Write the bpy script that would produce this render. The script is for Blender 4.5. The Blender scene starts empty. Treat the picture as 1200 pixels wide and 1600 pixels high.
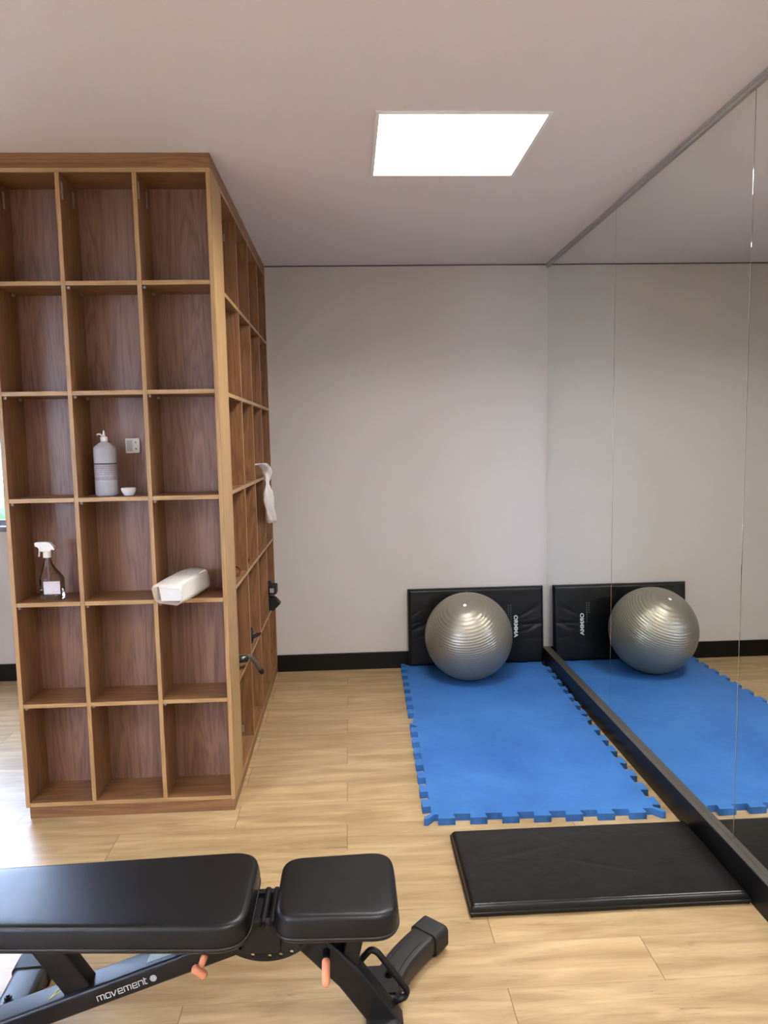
import bpy, bmesh, math, random
from mathutils import Vector, Matrix
random.seed(4)
C = bpy.context.scene.collection
PI = math.pi

# ------------------------------------------------------------------ camera, world, exposure
H = 2.73                      # ceiling height
YB = 4.9526                   # back wall
XM = 1.3553                   # mirror face
XS = -0.5223                  # cabinet right face
YS = 3.0475                   # cabinet front face
XL = -1.409                   # cabinet left face
WL = -3.60                    # left wall
YR = -3.50                    # rear wall

cam_d = bpy.data.cameras.new('camera')
cam = bpy.data.objects.new('camera', cam_d); C.objects.link(cam)
yaw, pitch, roll, camz = 0.0472, 0.1002, 0.0188, 1.5904
f = Vector((math.sin(yaw)*math.cos(pitch), math.cos(yaw)*math.cos(pitch), -math.sin(pitch)))
r0 = Vector((math.cos(yaw), -math.sin(yaw), 0)); d0 = f.cross(r0)
r = r0*math.cos(roll)+d0*math.sin(roll); d = -r0*math.sin(roll)+d0*math.cos(roll)
M = Matrix((r, -d, -f)).transposed().to_4x4(); M.translation = (0, 0, camz)
cam.matrix_world = M
cam_d.sensor_fit = 'HORIZONTAL'; cam_d.sensor_width = 36; cam_d.lens = 36*1140.9/1200
cam_d.clip_start = 0.05; cam_d.clip_end = 200
bpy.context.scene.camera = cam

w = bpy.data.worlds.new('sky'); bpy.context.scene.world = w; w.use_nodes = True
bg = w.node_tree.nodes['Background']; bg.inputs[0].default_value = (0.52, 0.68, 1.0, 1); bg.inputs[1].default_value = 27.0
vs = bpy.context.scene.view_settings
vs.view_transform = 'Standard'; vs.look = 'None'; vs.gamma = 1; vs.use_curve_mapping = False
vs.exposure = 1.05
LAMP = 4.0                    # brightness of the ceiling diffusers' face
LAMP_W = 17                   # watts of each panel's downward light

# ------------------------------------------------------------------ materials
def lin(c):
    return tuple(((v/255)/12.92 if v/255 <= .04045 else ((v/255+.055)/1.055)**2.4) for v in c)+(1,)

class N:
    def __init__(s, name):
        s.m = bpy.data.materials.new(name); s.m.use_nodes = True
        s.t = s.m.node_tree; s.b = s.t.nodes['Principled BSDF']
    def n(s, kind, **kw):
        o = s.t.nodes.new(kind)
        for k, v in kw.items():
            if k.startswith('i_'): o.inputs[k[2:].replace('_', ' ')].default_value = v
            else: setattr(o, k, v)
        return o
    def l(s, a, b): s.t.links.new(a, b)
    def math(s, op, a, b=None, c=None):
        o = s.n('ShaderNodeMath', operation=op)
        for i, v in enumerate((a, b, c)):
            if v is None: continue
            if isinstance(v, (int, float)): o.inputs[i].default_value = v
            else: s.l(v, o.inputs[i])
        return o.outputs[0]
    def mix(s, fac, a, b, mode='MIX'):
        o = s.n('ShaderNodeMix', data_type='RGBA', blend_type=mode)
        for i, v in ((0, fac), (6, a), (7, b)):
            if isinstance(v, (int, float)): o.inputs[i].default_value = v
            elif isinstance(v, tuple): o.inputs[i].default_value = v
            else: s.l(v, o.inputs[i])
        return o.outputs[2]
    def bump(s, h, strength, dist):
        o = s.n('ShaderNodeBump'); o.inputs['Strength'].default_value = strength; o.inputs['Distance'].default_value = dist
        s.l(h, o.inputs['Height']); s.l(o.outputs[0], s.b.inputs['Normal']); return o

def set_b(b, col=None, rough=None, metal=None, spec=None, **kw):
    if col is not None: b.inputs['Base Color'].default_value = lin(col)
    if rough is not None: b.inputs['Roughness'].default_value = rough
    if metal is not None: b.inputs['Metallic'].default_value = metal
    if spec is not None: b.inputs['Specular IOR Level'].default_value = spec
    for k, v in kw.items(): b.inputs[k.replace('_', ' ')].default_value = v

def plain(name, col, rough=.5, metal=0, spec=.5, noise=0.06, scale=40, bump=0, bdist=.001, **kw):
    q = N(name); set_b(q.b, col, rough, metal, spec, **kw)
    tc = q.n('ShaderNodeTexCoord'); nz = q.n('ShaderNodeTexNoise', i_Scale=scale, i_Detail=4.0)
    q.l(tc.outputs['Object'], nz.inputs['Vector'])
    c = lin(col); lo = tuple(v*(1-noise*2) for v in c[:3])+(1,); hi = tuple(min(1, v*(1+noise*2)) for v in c[:3])+(1,)
    q.l(q.mix(nz.outputs['Fac'], lo, hi), q.b.inputs['Base Color'])
    if bump: q.bump(nz.outputs['Fac'], bump, bdist)
    return q.m

def paint(name, col, smudge=0.04, rough=.75):
    q = N(name); set_b(q.b, col, rough, 0, .3)
    tc = q.n('ShaderNodeTexCoord')
    n1 = q.n('ShaderNodeTexNoise', i_Scale=1.6, i_Detail=5.0, i_Roughness=.6); q.l(tc.outputs['Object'], n1.inputs['Vector'])
    n2 = q.n('ShaderNodeTexNoise', i_Scale=260.0, i_Detail=2.0); q.l(tc.outputs['Object'], n2.inputs['Vector'])
    c = lin(col)
    q.l(q.mix(n1.outputs['Fac'], tuple(v*(1-smudge) for v in c[:3])+(1,), tuple(min(1, v*(1+smudge)) for v in c[:3])+(1,)), q.b.inputs['Base Color'])
    q.bump(n2.outputs['Fac'], .08, .002)
    return q.m

def wood(name, axis, dark, mid, light, rough=.42):
    """laminate with grain running along the given world axis"""
    q = N(name); set_b(q.b, mid, rough, 0, .45)
    tc = q.n('ShaderNodeTexCoord'); mp = q.n('ShaderNodeMapping')
    sc = [14, 14, 14]; sc['xyz'.index(axis)] = 0.9
    mp.inputs['Scale'].default_value = sc
    gi = q.n('ShaderNodeNewGeometry'); oi = q.n('ShaderNodeObjectInfo')
    add = q.n('ShaderNodeVectorMath', operation='ADD')
    sc2 = q.n('ShaderNodeVectorMath', operation='SCALE'); q.l(oi.outputs['Random'], sc2.inputs['Scale']); sc2.inputs[0].default_value = (7.3, 3.1, 5.7)
    q.l(gi.outputs['Position'], add.inputs[0]); q.l(sc2.outputs[0], add.inputs[1])
    q.l(add.outputs[0], mp.inputs['Vector'])
    n1 = q.n('ShaderNodeTexNoise', i_Scale=1.0, i_Detail=3.0, i_Distortion=1.2); q.l(mp.outputs[0], n1.inputs['Vector'])
    n2 = q.n('ShaderNodeTexNoise', i_Scale=7.0, i_Detail=4.0, i_Roughness=.7); q.l(mp.outputs[0], n2.inputs['Vector'])
    rings = q.math('FRACT', q.math('MULTIPLY', n1.outputs['Fac'], 7.0))
    rings = q.math('PINGPONG', rings, .5)
    k = q.math('ADD', q.math('MULTIPLY', rings, .7), q.math('MULTIPLY', n2.outputs['Fac'], .65))
    cr = q.n('ShaderNodeValToRGB'); q.l(k, cr.inputs[0])
    e = cr.color_ramp.elements; e[0].position = .2; e[0].color = lin(dark); e[1].position = .85; e[1].color = lin(light)
    m_ = e.new(.5); m_.color = lin(mid)
    q.l(cr.outputs[0], q.b.inputs['Base Color'])
    q.bump(n2.outputs['Fac'], .06, .001)
    return q.m

WD, WM, WLt = (100, 67, 40), (130, 91, 57), (146, 105, 68)
wood_z = wood('walnut_laminate_upright', 'z', WD, WM, WLt)
wood_x = wood('walnut_laminate_level', 'x', WD, WM, WLt)
wood_y = wood('walnut_laminate_deep', 'y', WD, WM, WLt)
ED, EM, EL = (144, 110, 70), (166, 130, 84), (178, 143, 96)  # board edges, a lighter tan than the panels
wood_b = wood('walnut_laminate_cool_lit', 'z', (104, 74, 58), (132, 98, 79), (146, 111, 90), .4)  # same laminate, with the cool daylight cast painted into its colour
edge_z = wood('tan_edge_upright', 'z', ED, EM, EL)
edge_x = wood('tan_edge_level', 'x', ED, EM, EL)
edge_y = wood('tan_edge_deep', 'y', ED, EM, EL)

def floor_mat():
    q = N('oak_plank_floor'); set_b(q.b, (205, 172, 122), .38, 0, .5)
    g = q.n('ShaderNodeNewGeometry'); sp = q.n('ShaderNodeSeparateXYZ'); q.l(g.outputs['Position'], sp.inputs[0])
    X, Y = sp.outputs[0], sp.outputs[1]
    v = q.math('DIVIDE', q.math('SUBTRACT', Y, 1.948), .189)
    row = q.math('FLOOR', v); fv = q.math('SUBTRACT', v, row)
    par = q.math('FLOORED_MODULO', row, 2.0)
    u = q.math('DIVIDE', q.math('SUBTRACT', q.math('SUBTRACT', X, -.04), q.math('MULTIPLY', par, .465)), .93)
    col = q.math('FLOOR', u); fu = q.math('SUBTRACT', u, col)
    cmb = q.n('ShaderNodeCombineXYZ'); q.l(row, cmb.inputs[0]); q.l(col, cmb.inputs[1])
    wn = q.n('ShaderNodeTexWhiteNoise', noise_dimensions='3D'); q.l(cmb.outputs[0], wn.inputs['Vector'])
    off = q.n('ShaderNodeVectorMath', operation='SCALE'); q.l(wn.outputs['Color'], off.inputs[0]); off.inputs['Scale'].default_value = 20
    add = q.n('ShaderNodeVectorMath', operation='ADD'); q.l(g.outputs['Position'], add.inputs[0]); q.l(off.outputs[0], add.inputs[1])
    mp = q.n('ShaderNodeMapping'); mp.inputs['Scale'].default_value = (1.6, 13, 1); q.l(add.outputs[0], mp.inputs[0])
    n1 = q.n('ShaderNodeTexNoise', i_Scale=1.3, i_Detail=6.0, i_Roughness=.62, i_Distortion=.6); q.l(mp.outputs[0], n1.inputs['Vector'])
    n2 = q.n('ShaderNodeTexNoise', i_Scale=9.0, i_Detail=3.0, i_Roughness=.7); q.l(mp.outputs[0], n2.inputs['Vector'])
    mp3 = q.n('ShaderNodeMapping'); mp3.inputs['Scale'].default_value = (2.6, 16, 1); q.l(add.outputs[0], mp3.inputs[0])
    n3 = q.n('ShaderNodeTexNoise', i_Scale=1.0, i_Detail=5.0, i_Roughness=.7, i_Distortion=1.0); q.l(mp3.outputs[0], n3.inputs['Vector'])
    cr = q.n('ShaderNodeValToRGB'); q.l(n1.outputs['Fac'], cr.inputs[0])
    e = cr.color_ramp.elements; e[0].position = .36; e[0].color = lin((148, 121, 82)); e[1].position = .7; e[1].color = lin((196, 169, 126))
    c = q.mix(q.math('MULTIPLY', n2.outputs['Fac'], .5), cr.outputs[0], lin((160, 130, 88)))
    # sparse knots and dark streaks
    kn = q.n('ShaderNodeMapRange'); kn.inputs['From Min'].default_value = .60; kn.inputs['From Max'].default_value = .74; q.l(n3.outputs['Fac'], kn.inputs[0])
    c = q.mix(q.math('MULTIPLY', kn.outputs[0], .65), c, lin((116, 84, 50)))
    br = q.math('ADD', q.math('MULTIPLY', wn.outputs['Value'], .10), .95)
    bc = q.n('ShaderNodeCombineXYZ'); [q.l(br, bc.inputs[i]) for i in range(3)]
    c = q.mix(1.0, c, bc.outputs[0], 'MULTIPLY')
    # fine dark pores and scratches along the grain
    mp4 = q.n('ShaderNodeMapping'); mp4.inputs['Scale'].default_value = (7, 70, 1); q.l(add.outputs[0], mp4.inputs[0])
    n4 = q.n('ShaderNodeTexNoise', i_Scale=1.0, i_Detail=5.0, i_Roughness=.75, i_Distortion=.4); q.l(mp4.outputs[0], n4.inputs['Vector'])
    pr_ = q.n('ShaderNodeMapRange'); pr_.inputs['From Min'].default_value = .54; pr_.inputs['From Max'].default_value = .72; q.l(n4.outputs['Fac'], pr_.inputs[0])
    c = q.mix(q.math('MULTIPLY', pr_.outputs[0], .38), c, lin((128, 98, 62)))
    mp5 = q.n('ShaderNodeMapping'); mp5.inputs['Scale'].default_value = (3, 30, 1); q.l(add.outputs[0], mp5.inputs[0])
    n5 = q.n('ShaderNodeTexNoise', i_Scale=1.0, i_Detail=7.0, i_Roughness=.7, i_Distortion=.8); q.l(mp5.outputs[0], n5.inputs['Vector'])
    p5 = q.n('ShaderNodeMapRange'); p5.inputs['From Min'].default_value = .64; p5.inputs['From Max'].default_value = .70; q.l(n5.outputs['Fac'], p5.inputs[0])
    c = q.mix(q.math('MULTIPLY', p5.outputs[0], .55), c, lin((104, 78, 48)))
    # joints
    ju = q.math('LESS_THAN', q.math('PINGPONG', fu, .5), .0013)
    jv = q.math('LESS_THAN', q.math('PINGPONG', fv, .5), .0045)
    c = q.mix(q.math('MULTIPLY', jv, .42), c, lin((120, 88, 52)))
    c = q.mix(q.math('MULTIPLY', ju, .85), c, lin((92, 66, 38)))
    q.l(c, q.b.inputs['Base Color'])
    q.l(q.math('ADD', q.math('MULTIPLY', n2.outputs['Fac'], .14), .32), q.b.inputs['Roughness'])
    q.bump(n2.outputs['Fac'], .05, .001)
    return q.m

def vinyl(name, col, rough=.35, wr=.25, scale=4.0, fine=.12):
    q = N(name); set_b(q.b, col, rough, 0, .34)
    tc = q.n('ShaderNodeTexCoord')
    n1 = q.n('ShaderNodeTexNoise', i_Scale=scale, i_Detail=3.0, i_Distortion=1.5); q.l(tc.outputs['Object'], n1.inputs['Vector'])
    n2 = q.n('ShaderNodeTexVoronoi', i_Scale=420.0); q.l(tc.outputs['Object'], n2.inputs['Vector'])
    h = q.math('ADD', q.math('MULTIPLY', n1.outputs['Fac'], 1.0), q.math('MULTIPLY', n2.outputs['Distance'], fine*.1))
    q.bump(h, wr, .02)
    n3 = q.n('ShaderNodeTexNoise', i_Scale=14.0, i_Detail=5.0); q.l(tc.outputs['Object'], n3.inputs['Vector'])
    c = lin(col); q.l(q.mix(n3.outputs['Fac'], tuple(v*.8 for v in c[:3])+(1,), tuple(v*1.2 for v in c[:3])+(1,)), q.b.inputs['Base Color'])
    q.l(q.math('ADD', q.math('MULTIPLY', n3.outputs['Fac'], .06), rough-.03), q.b.inputs['Roughness'])
    return q.m

def foam_mat():
    q = N('blue_foam'); set_b(q.b, (50, 110, 185), .62, 0, .35)
    g = q.n('ShaderNodeNewGeometry')
    n1 = q.n('ShaderNodeTexNoise', i_Scale=2.2, i_Detail=6.0, i_Roughness=.7, i_Distortion=.5); q.l(g.outputs['Position'], n1.inputs['Vector'])
    n2 = q.n('ShaderNodeTexNoise', i_Scale=140.0, i_Detail=2.0); q.l(g.outputs['Position'], n2.inputs['Vector'])
    n3 = q.n('ShaderNodeTexNoise', i_Scale=6.0, i_Detail=8.0, i_Roughness=.8, i_Distortion=2.5); q.l(g.outputs['Position'], n3.inputs['Vector'])
    cr = q.n('ShaderNodeValToRGB'); q.l(n1.outputs['Fac'], cr.inputs[0])
    e = cr.color_ramp.elements; e[0].position = .3; e[0].color = lin((44, 94, 156)); e[1].position = .72; e[1].color = lin((62, 118, 180))
    sc = q.n('ShaderNodeMapRange'); sc.inputs['From Min'].default_value = .55; sc.inputs['From Max'].default_value = .8; q.l(n3.outputs['Fac'], sc.inputs[0])
    q.l(q.mix(q.math('MULTIPLY', sc.outputs[0], .35), cr.outputs[0], lin((92, 128, 172))), q.b.inputs['Base Color'])
    q.bump(n2.outputs['Fac'], .25, .0012)
    return q.m

m_wall = paint('pale_grey_wall_paint', (200, 191, 183), .05)
m_ceil = paint('white_ceiling_paint', (222, 214, 216), .02)
m_floor = floor_mat()
m_base = plain('black_baseboard', (11, 10, 10), .4, 0, .3, bump=.03)
m_ledge = plain('grey_aluminium_ledge', (110, 106, 98), .35, .7)
m_trim = plain('grey_aluminium_channel', (170, 166, 166), .5, 0)
m_gap = plain('painted_gap_shade', (96, 95, 97), .8)
m_foam = foam_mat()
m_mat = vinyl('black_mat_vinyl', (19, 18, 17), .30, .16, 5.0)
m_panel = vinyl('black_panel_vinyl', (9, 10, 12), .34, .6, 3.2)
m_pad = vinyl('black_bench_vinyl', (13, 12, 12), .38, .05, 5.0, .8)
m_piping = plain('black_piping', (26, 24, 24), .45)
m_frame = plain('matte_black_steel', (15, 14, 15), .42, .0, .35, scale=90, bump=.04)
m_foot = plain('black_moulded_plastic', (26, 24, 23), .45, scale=120, bump=.05)
m_rubber = plain('black_rubber', (24, 23, 22), .6, scale=150, bump=.1)
m_bolt = plain('bolt_black', (34, 30, 32), .3, .6)
m_orange = plain('orange_grip_plastic', (214, 132, 92), .5)
m_white = plain('white_plastic', (228, 226, 222), .4, noise=.01)
m_print = plain('white_print', (205, 205, 205), .6)
m_printdim = plain('grey_print', (105, 105, 108), .6)
m_alu = plain('window_aluminium', (120, 122, 128), .4, .5)
m_black = plain('black_fabric', (20, 19, 20), .7, scale=200, bump=.2)
m_brown = plain('red_brown_cord', (96, 40, 20), .5)
m_grey = plain('grey_metal', (120, 118, 118), .35, .7)
m_clear = plain('pale_clear_plastic', (150, 146, 145), .3)
m_yellow = plain('yellow_sticker', (190, 184, 70), .5)
m_silver = plain('silver_sticker', (132, 136, 112), .45, noise=.25, scale=70)
m_bright = plain('silver_foil', (225, 225, 225), .25, .3)

def ball_mat():
    q = N('silver_ball_vinyl'); set_b(q.b, (146, 139, 124), .40, .6, .5)
    tc = q.n('ShaderNodeTexCoord'); sp = q.n('ShaderNodeSeparateXYZ'); q.l(tc.outputs['Object'], sp.inputs[0])
    s = q.math('SINE', q.math('MULTIPLY', sp.outputs[2], 2*PI/.0135))
    q.bump(s, .42, .0014)
    n = q.n('ShaderNodeTexNoise', i_Scale=60.0, i_Detail=3.0); q.l(tc.outputs['Object'], n.inputs['Vector'])
    q.l(q.mix(n.outputs['Fac'], lin((142, 134, 118)), lin((152, 144, 128))), q.b.inputs['Base Color'])
    return q.m
m_ball = ball_mat()

def mirror_mat():
    q = N('mirror_silver'); set_b(q.b, (240, 243, 240), .0, 1.0)
    tc = q.n('ShaderNodeTexCoord'); n = q.n('ShaderNodeTexNoise', i_Scale=3.0, i_Detail=4.0); q.l(tc.outputs['Object'], n.inputs['Vector'])
    q.l(q.math('MULTIPLY', n.outputs['Fac'], .006), q.b.inputs['Roughness'])
    return q.m
m_mirror = mirror_mat()

def glass(name, col=(255, 255, 255), rough=.02, ior=1.45):
    q = N(name); set_b(q.b, col, rough, 0, .5); q.b.inputs['Transmission Weight'].default_value = 1; q.b.inputs['IOR'].default_value = ior
    return q.m
m_glass = glass('window_glass', ior=1.02)
m_pet = glass('clear_bottle_plastic', (240, 240, 240), .06, 1.2)
m_liquid = glass('clear_liquid', (235, 238, 240), .0, 1.2)

def milky(name, col, tr=.35, rough=.4):
    q = N(name); set_b(q.b, col, rough, 0, .5); q.b.inputs['Transmission Weight'].default_value = tr; q.b.inputs['IOR'].default_value = 1.15
    return q.m
m_milk = milky('translucent_white_bottle', (186, 184, 188), .25)
m_film = milky('clear_wrapping_film', (232, 226, 214), .35, .3)
m_paper = plain('white_paper_towels', (232, 230, 226), .9, noise=.02)
m_cloth = plain('white_crumpled_cloth', (226, 218, 208), .8, noise=.04, scale=60, bump=.4, bdist=.004)

def emit(name, col, s):
    m = bpy.data.materials.new(name); m.use_nodes = True; t = m.node_tree; t.nodes.remove(t.nodes['Principled BSDF'])
    e = t.nodes.new('ShaderNodeEmission'); e.inputs[0].default_value = col; e.inputs[1].default_value = s
    t.links.new(e.outputs[0], t.nodes['Material Output'].inputs[0]); return m
m_lamp = emit('led_diffuser', (1, .99, .98, 1), LAMP)

# ------------------------------------------------------------------ helpers
ORG = {}
def root_org(o):
    while o.parent: o = o.parent
    return Vector(o.location)

def thing(name, label, cat, loc, group=None):
    o = bpy.data.objects.new(name, None); C.objects.link(o); o.location = loc; o.empty_display_size = .1
    o['label'] = label; o['category'] = cat
    if group: o['group'] = group
    return o

def tag(o, label=None, cat=None, group=None, kind=None):
    if label: o['label'] = label
    if cat: o['category'] = cat
    if group: o['group'] = group
    if kind: o['kind'] = kind
    return o

def obj(name, bm, mat, parent=None, smooth=False, loc=None):
    """link a bmesh given in world coordinates; origin at its parent root (or loc)"""
    org = root_org(parent) if parent else Vector(loc or (0, 0, 0))
    bmesh.ops.recalc_face_normals(bm, faces=bm.faces)
    bm.transform(Matrix.Translation(-org))
    me = bpy.data.meshes.new(name); bm.to_mesh(me); bm.free()
    mats = mat if isinstance(mat, (list, tuple)) else [mat]
    for m in mats: me.materials.append(m)
    if smooth:
        for p in me.polygons: p.use_smooth = True
    o = bpy.data.objects.new(name, me); C.objects.link(o)
    if parent: o.parent = parent
    else: o.location = org
    return o

def autosmooth(o, ang=40):
    me = o.data
    for p in me.polygons: p.use_smooth = True
    bm = bmesh.new(); bm.from_mesh(me)
    for e in bm.edges:
        e.smooth = not (len(e.link_faces) == 2 and e.calc_face_angle(0) > math.radians(ang))
    bm.to_mesh(me); bm.free(); return o

def box(bm, x0, x1, y0, y1, z0, z1, bev=0, mi=0, edge=None):
    """edge=(faces axis sign string) gives the named faces material 1"""
    t = bmesh.new()
    v = [t.verts.new((x, y, z)) for x in (x0, x1) for y in (y0, y1) for z in (z0, z1)]
    for q in ((0, 1, 3, 2), (4, 6, 7, 5), (0, 4, 5, 1), (2, 3, 7, 6), (0, 2, 6, 4), (1, 5, 7, 3)): t.faces.new([v[i] for i in q])
    bmesh.ops.recalc_face_normals(t, faces=t.faces)
    if edge:
        for fc in t.faces:
            n = fc.normal
            for s in edge.split():
                a = 'xyz'.index(s[1]); sg = 1 if s[0] == '+' else -1
                if n[a]*sg > .9: fc.material_index = 1
    if bev: bmesh.ops.bevel(t, geom=t.edges[:], offset=bev, segments=2, profile=.5, affect='EDGES')
    me = bpy.data.meshes.new('t'); t.to_mesh(me); t.free(); bm.from_mesh(me); bpy.data.meshes.remove(me)
    return bm

def B(*a, **k):
    return box(bmesh.new(), *a, **k)

def merge(bm, t, mat=None):
    if mat is not None: t.transform(mat)
    me = bpy.data.meshes.new('t'); t.to_mesh(me); t.free(); bm.from_mesh(me); bpy.data.meshes.remove(me)

def cyl(bm, p0, p1, r0, r1=None, seg=20, caps=True):
    r1 = r0 if r1 is None else r1
    return sweep(bm, [p0, p1], [r0, r1], seg)

def rprof(w, h, rad=.006, n=4):
    """rounded rectangle profile"""
    pts = []
    for cx, cy, a in ((w/2-rad, h/2-rad, 0), (-w/2+rad, h/2-rad, 90), (-w/2+rad, -h/2+rad, 180), (w/2-rad, -h/2+rad, 270)):
        for k in range(n+1):
            t = math.radians(a+90*k/n); pts.append((cx+rad*math.cos(t), cy+rad*math.sin(t)))
    return pts

def sweep(bm, path, rad, seg=16, prof=None, up=None, caps=True):
    """tube (rad list/number) or profile (u sideways, v along up) swept along path"""
    P = [Vector(p) for p in path]; n = len(P)
    tang = []
    for i in range(n):
        a = (P[i]-P[i-1]).normalized() if i else None
        b = (P[i+1]-P[i]).normalized() if i < n-1 else None
        t = (a+b) if a and b else (a or b); tang.append(t.normalized())
    if up is None:
        up = Vector((0, 0, 1)) if abs(tang[0].z) < .9 else Vector((1, 0, 0))
    up = Vector(up)
    rings = []; U = up
    for i in range(n):
        t = tang[i]; s = t.cross(U).normalized(); v = s.cross(t).normalized()
        if prof is None: U = v
        ring = []
        if prof is None:
            rr = rad[i] if isinstance(rad, (list, tuple)) else rad
            for k in range(seg):
                a = 2*PI*k/seg; ring.append(bm.verts.new(P[i]+s*rr*math.cos(a)+v*rr*math.sin(a)))
        else:
            sc = 1
            if 0 < i < n-1:
                c = (P[i]-P[i-1]).normalized().dot((P[i+1]-P[i]).normalized()); sc = 1/max(.5, math.sqrt((1+c)/2))
            for (a, b) in prof: ring.append(bm.verts.new(P[i]+s*a*(sc if abs(tang[i].dot(up)) < .2 and False else 1)+v*b*1))
        rings.append(ring)
    m = len(rings[0])
    for i in range(n-1):
        for k in range(m): bm.faces.new((rings[i][k], rings[i][(k+1) % m], rings[i+1][(k+1) % m], rings[i+1][k]))
    if caps: bm.faces.new(rings[0][::-1]); bm.faces.new(rings[-1])
    return bm

def arcpath(pts, rad=.02, n=6):
    """round the corners of a polyline"""
    P = [Vector(p) for p in pts]; out = [P[0]]
    for i in range(1, len(P)-1):
        a = (P[i-1]-P[i]); b = (P[i+1]-P[i]); L = min(rad, a.length*.45, b.length*.45)
        p0 = P[i]+a.normalized()*L; p1 = P[i]+b.normalized()*L
        for k in range(n+1):
            t = k/n; out.append(p0*(1-t)**2+P[i]*2*t*(1-t)+p1*t*t)
    out.append(P[-1]); return out

def rounded(poly, rad, n=8):
    """rounded corners of a closed 2-D polygon, rad number or list"""
    out = []; m = len(poly)
    for i in range(m):
        p = Vector(poly[i]); a = Vector(poly[i-1])-p; b = Vector(poly[(i+1) % m])-p
        rr = rad[i] if isinstance(rad, (list, tuple)) else rad
        p0 = p+a.normalized()*rr; p1 = p+b.normalized()*rr
        for k in range(n+1):
            t = k/n; out.append(tuple(p0*(1-t)**2+p*2*t*(1-t)+p1*t*t))
    return out

def inset(poly, dd):
    """offset a closed ccw polygon inward"""
    m = len(poly); out = []
    for i in range(m):
        p = Vector(poly[i]); a = (p-Vector(poly[i-1])); b = (Vector(poly[(i+1) % m])-p)
        if a.length < 1e-7: a = b
        if b.length < 1e-7: b = a
        na = Vector((-a.y, a.x)).normalized(); nb = Vector((-b.y, b.x)).normalized()
        n_ = na+nb; n_.normalize(); c = max(.5, n_.dot(na)); out.append(tuple(p+n_*dd/c))
    return out

def slab(outline, prof, to3=lambda x, y, z: (x, y, z), fan=False):
    """stack of rings (inset, z) closed with caps"""
    bm = bmesh.new(); rings = []
    for ins, z in prof:
        rings.append([bm.verts.new(to3(x, y, z)) for x, y in inset(outline, ins)])
    m = len(outline)
    for a, b in zip(rings, rings[1:]):
        for k in range(m): bm.faces.new((a[k], a[(k+1) % m], b[(k+1) % m], b[k]))
    bm.faces.new(rings[0][::-1])
    if not fan: bm.faces.new(rings[-1]); return bm
    last = rings[-1]; c = Vector((0, 0, 0))
    for v in last: c += v.co/m
    prev = last
    for s in (.8, .6, .4, .2):
        ring = [bm.verts.new(c+(v.co-c)*s) for v in last]
        for k in range(m): bm.faces.new((prev[k], prev[(k+1) % m], ring[(k+1) % m], ring[k]))
        prev = ring
    cv = bm.verts.new(c)
    for k in range(m): bm.faces.new((prev[k], prev[(k+1) % m], cv))
    return bm

def lathe(bm, prof, c, seg=32, sx=1, sy=1):
    rings = []
    for rr, z in prof:
        rings.append([bm.verts.new((c[0]+rr*sx*math.cos(2*PI*k/seg), c[1]+rr*sy*math.sin(2*PI*k/seg), c[2]+z)) for k in range(seg)])
    for a, b in zip(rings, rings[1:]):
        for k in range(seg): bm.faces.new((a[k], a[(k+1) % seg], b[(k+1) % seg], b[k]))
    bm.faces.new(rings[0][::-1]); bm.faces.new(rings[-1]); return bm

def flat(outlines, thick, mat4):
    """filled 2-D shape with holes -> bmesh, extruded"""
    cu = bpy.data.curves.new('c', 'CURVE'); cu.dimensions = '2D'; cu.fill_mode = 'BOTH'; cu.extrude = thick/2
    for o in outlines:
        s = cu.splines.new('POLY'); s.points.add(len(o)-1); s.use_cyclic_u = True
        for p, (x, y) in zip(s.points, o): p.co = (x, y, 0, 1)
    ob = bpy.data.objects.new('c', cu); me = bpy.data.meshes.new_from_object(ob)
    bm = bmesh.new(); bm.from_mesh(me); bpy.data.objects.remove(ob); bpy.data.curves.remove(cu); bpy.data.meshes.remove(me)
    bm.transform(mat4); return bm

def text(body, size, mat4, thick=.0006, sx=1.0, bold=0.0):
    cu = bpy.data.curves.new('t', 'FONT'); cu.body = body; cu.size = size; cu.extrude = thick; cu.offset = bold
    ob = bpy.data.objects.new('t', cu); me = bpy.data.meshes.new_from_object(ob)
    bm = bmesh.new(); bm.from_mesh(me); bpy.data.objects.remove(ob); bpy.data.curves.remove(cu); bpy.data.meshes.remove(me)
    bm.transform(mat4 @ Matrix.Diagonal((sx, 1, 1, 1))); return bm

def ribbon(strokes, wd, thick, mat4):
    """flat strokes of constant width"""
    bm = bmesh.new()
    for st in strokes:
        sweep(bm, [(x, y, 0) for x, y in st], 0, prof=[(-wd/2, -thick/2), (wd/2, -thick/2), (wd/2, thick/2), (-wd/2, thick/2)], up=(0, 0, 1))
    bm.transform(mat4); return bm

def circ(cx, cy, rr, n=16):
    return [(cx+rr*math.cos(2*PI*k/n), cy+rr*math.sin(2*PI*k/n)) for k in range(n)]

def S(name, bm, m, **k):
    return tag(obj(name, bm, m), kind='structure', **k)

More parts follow.
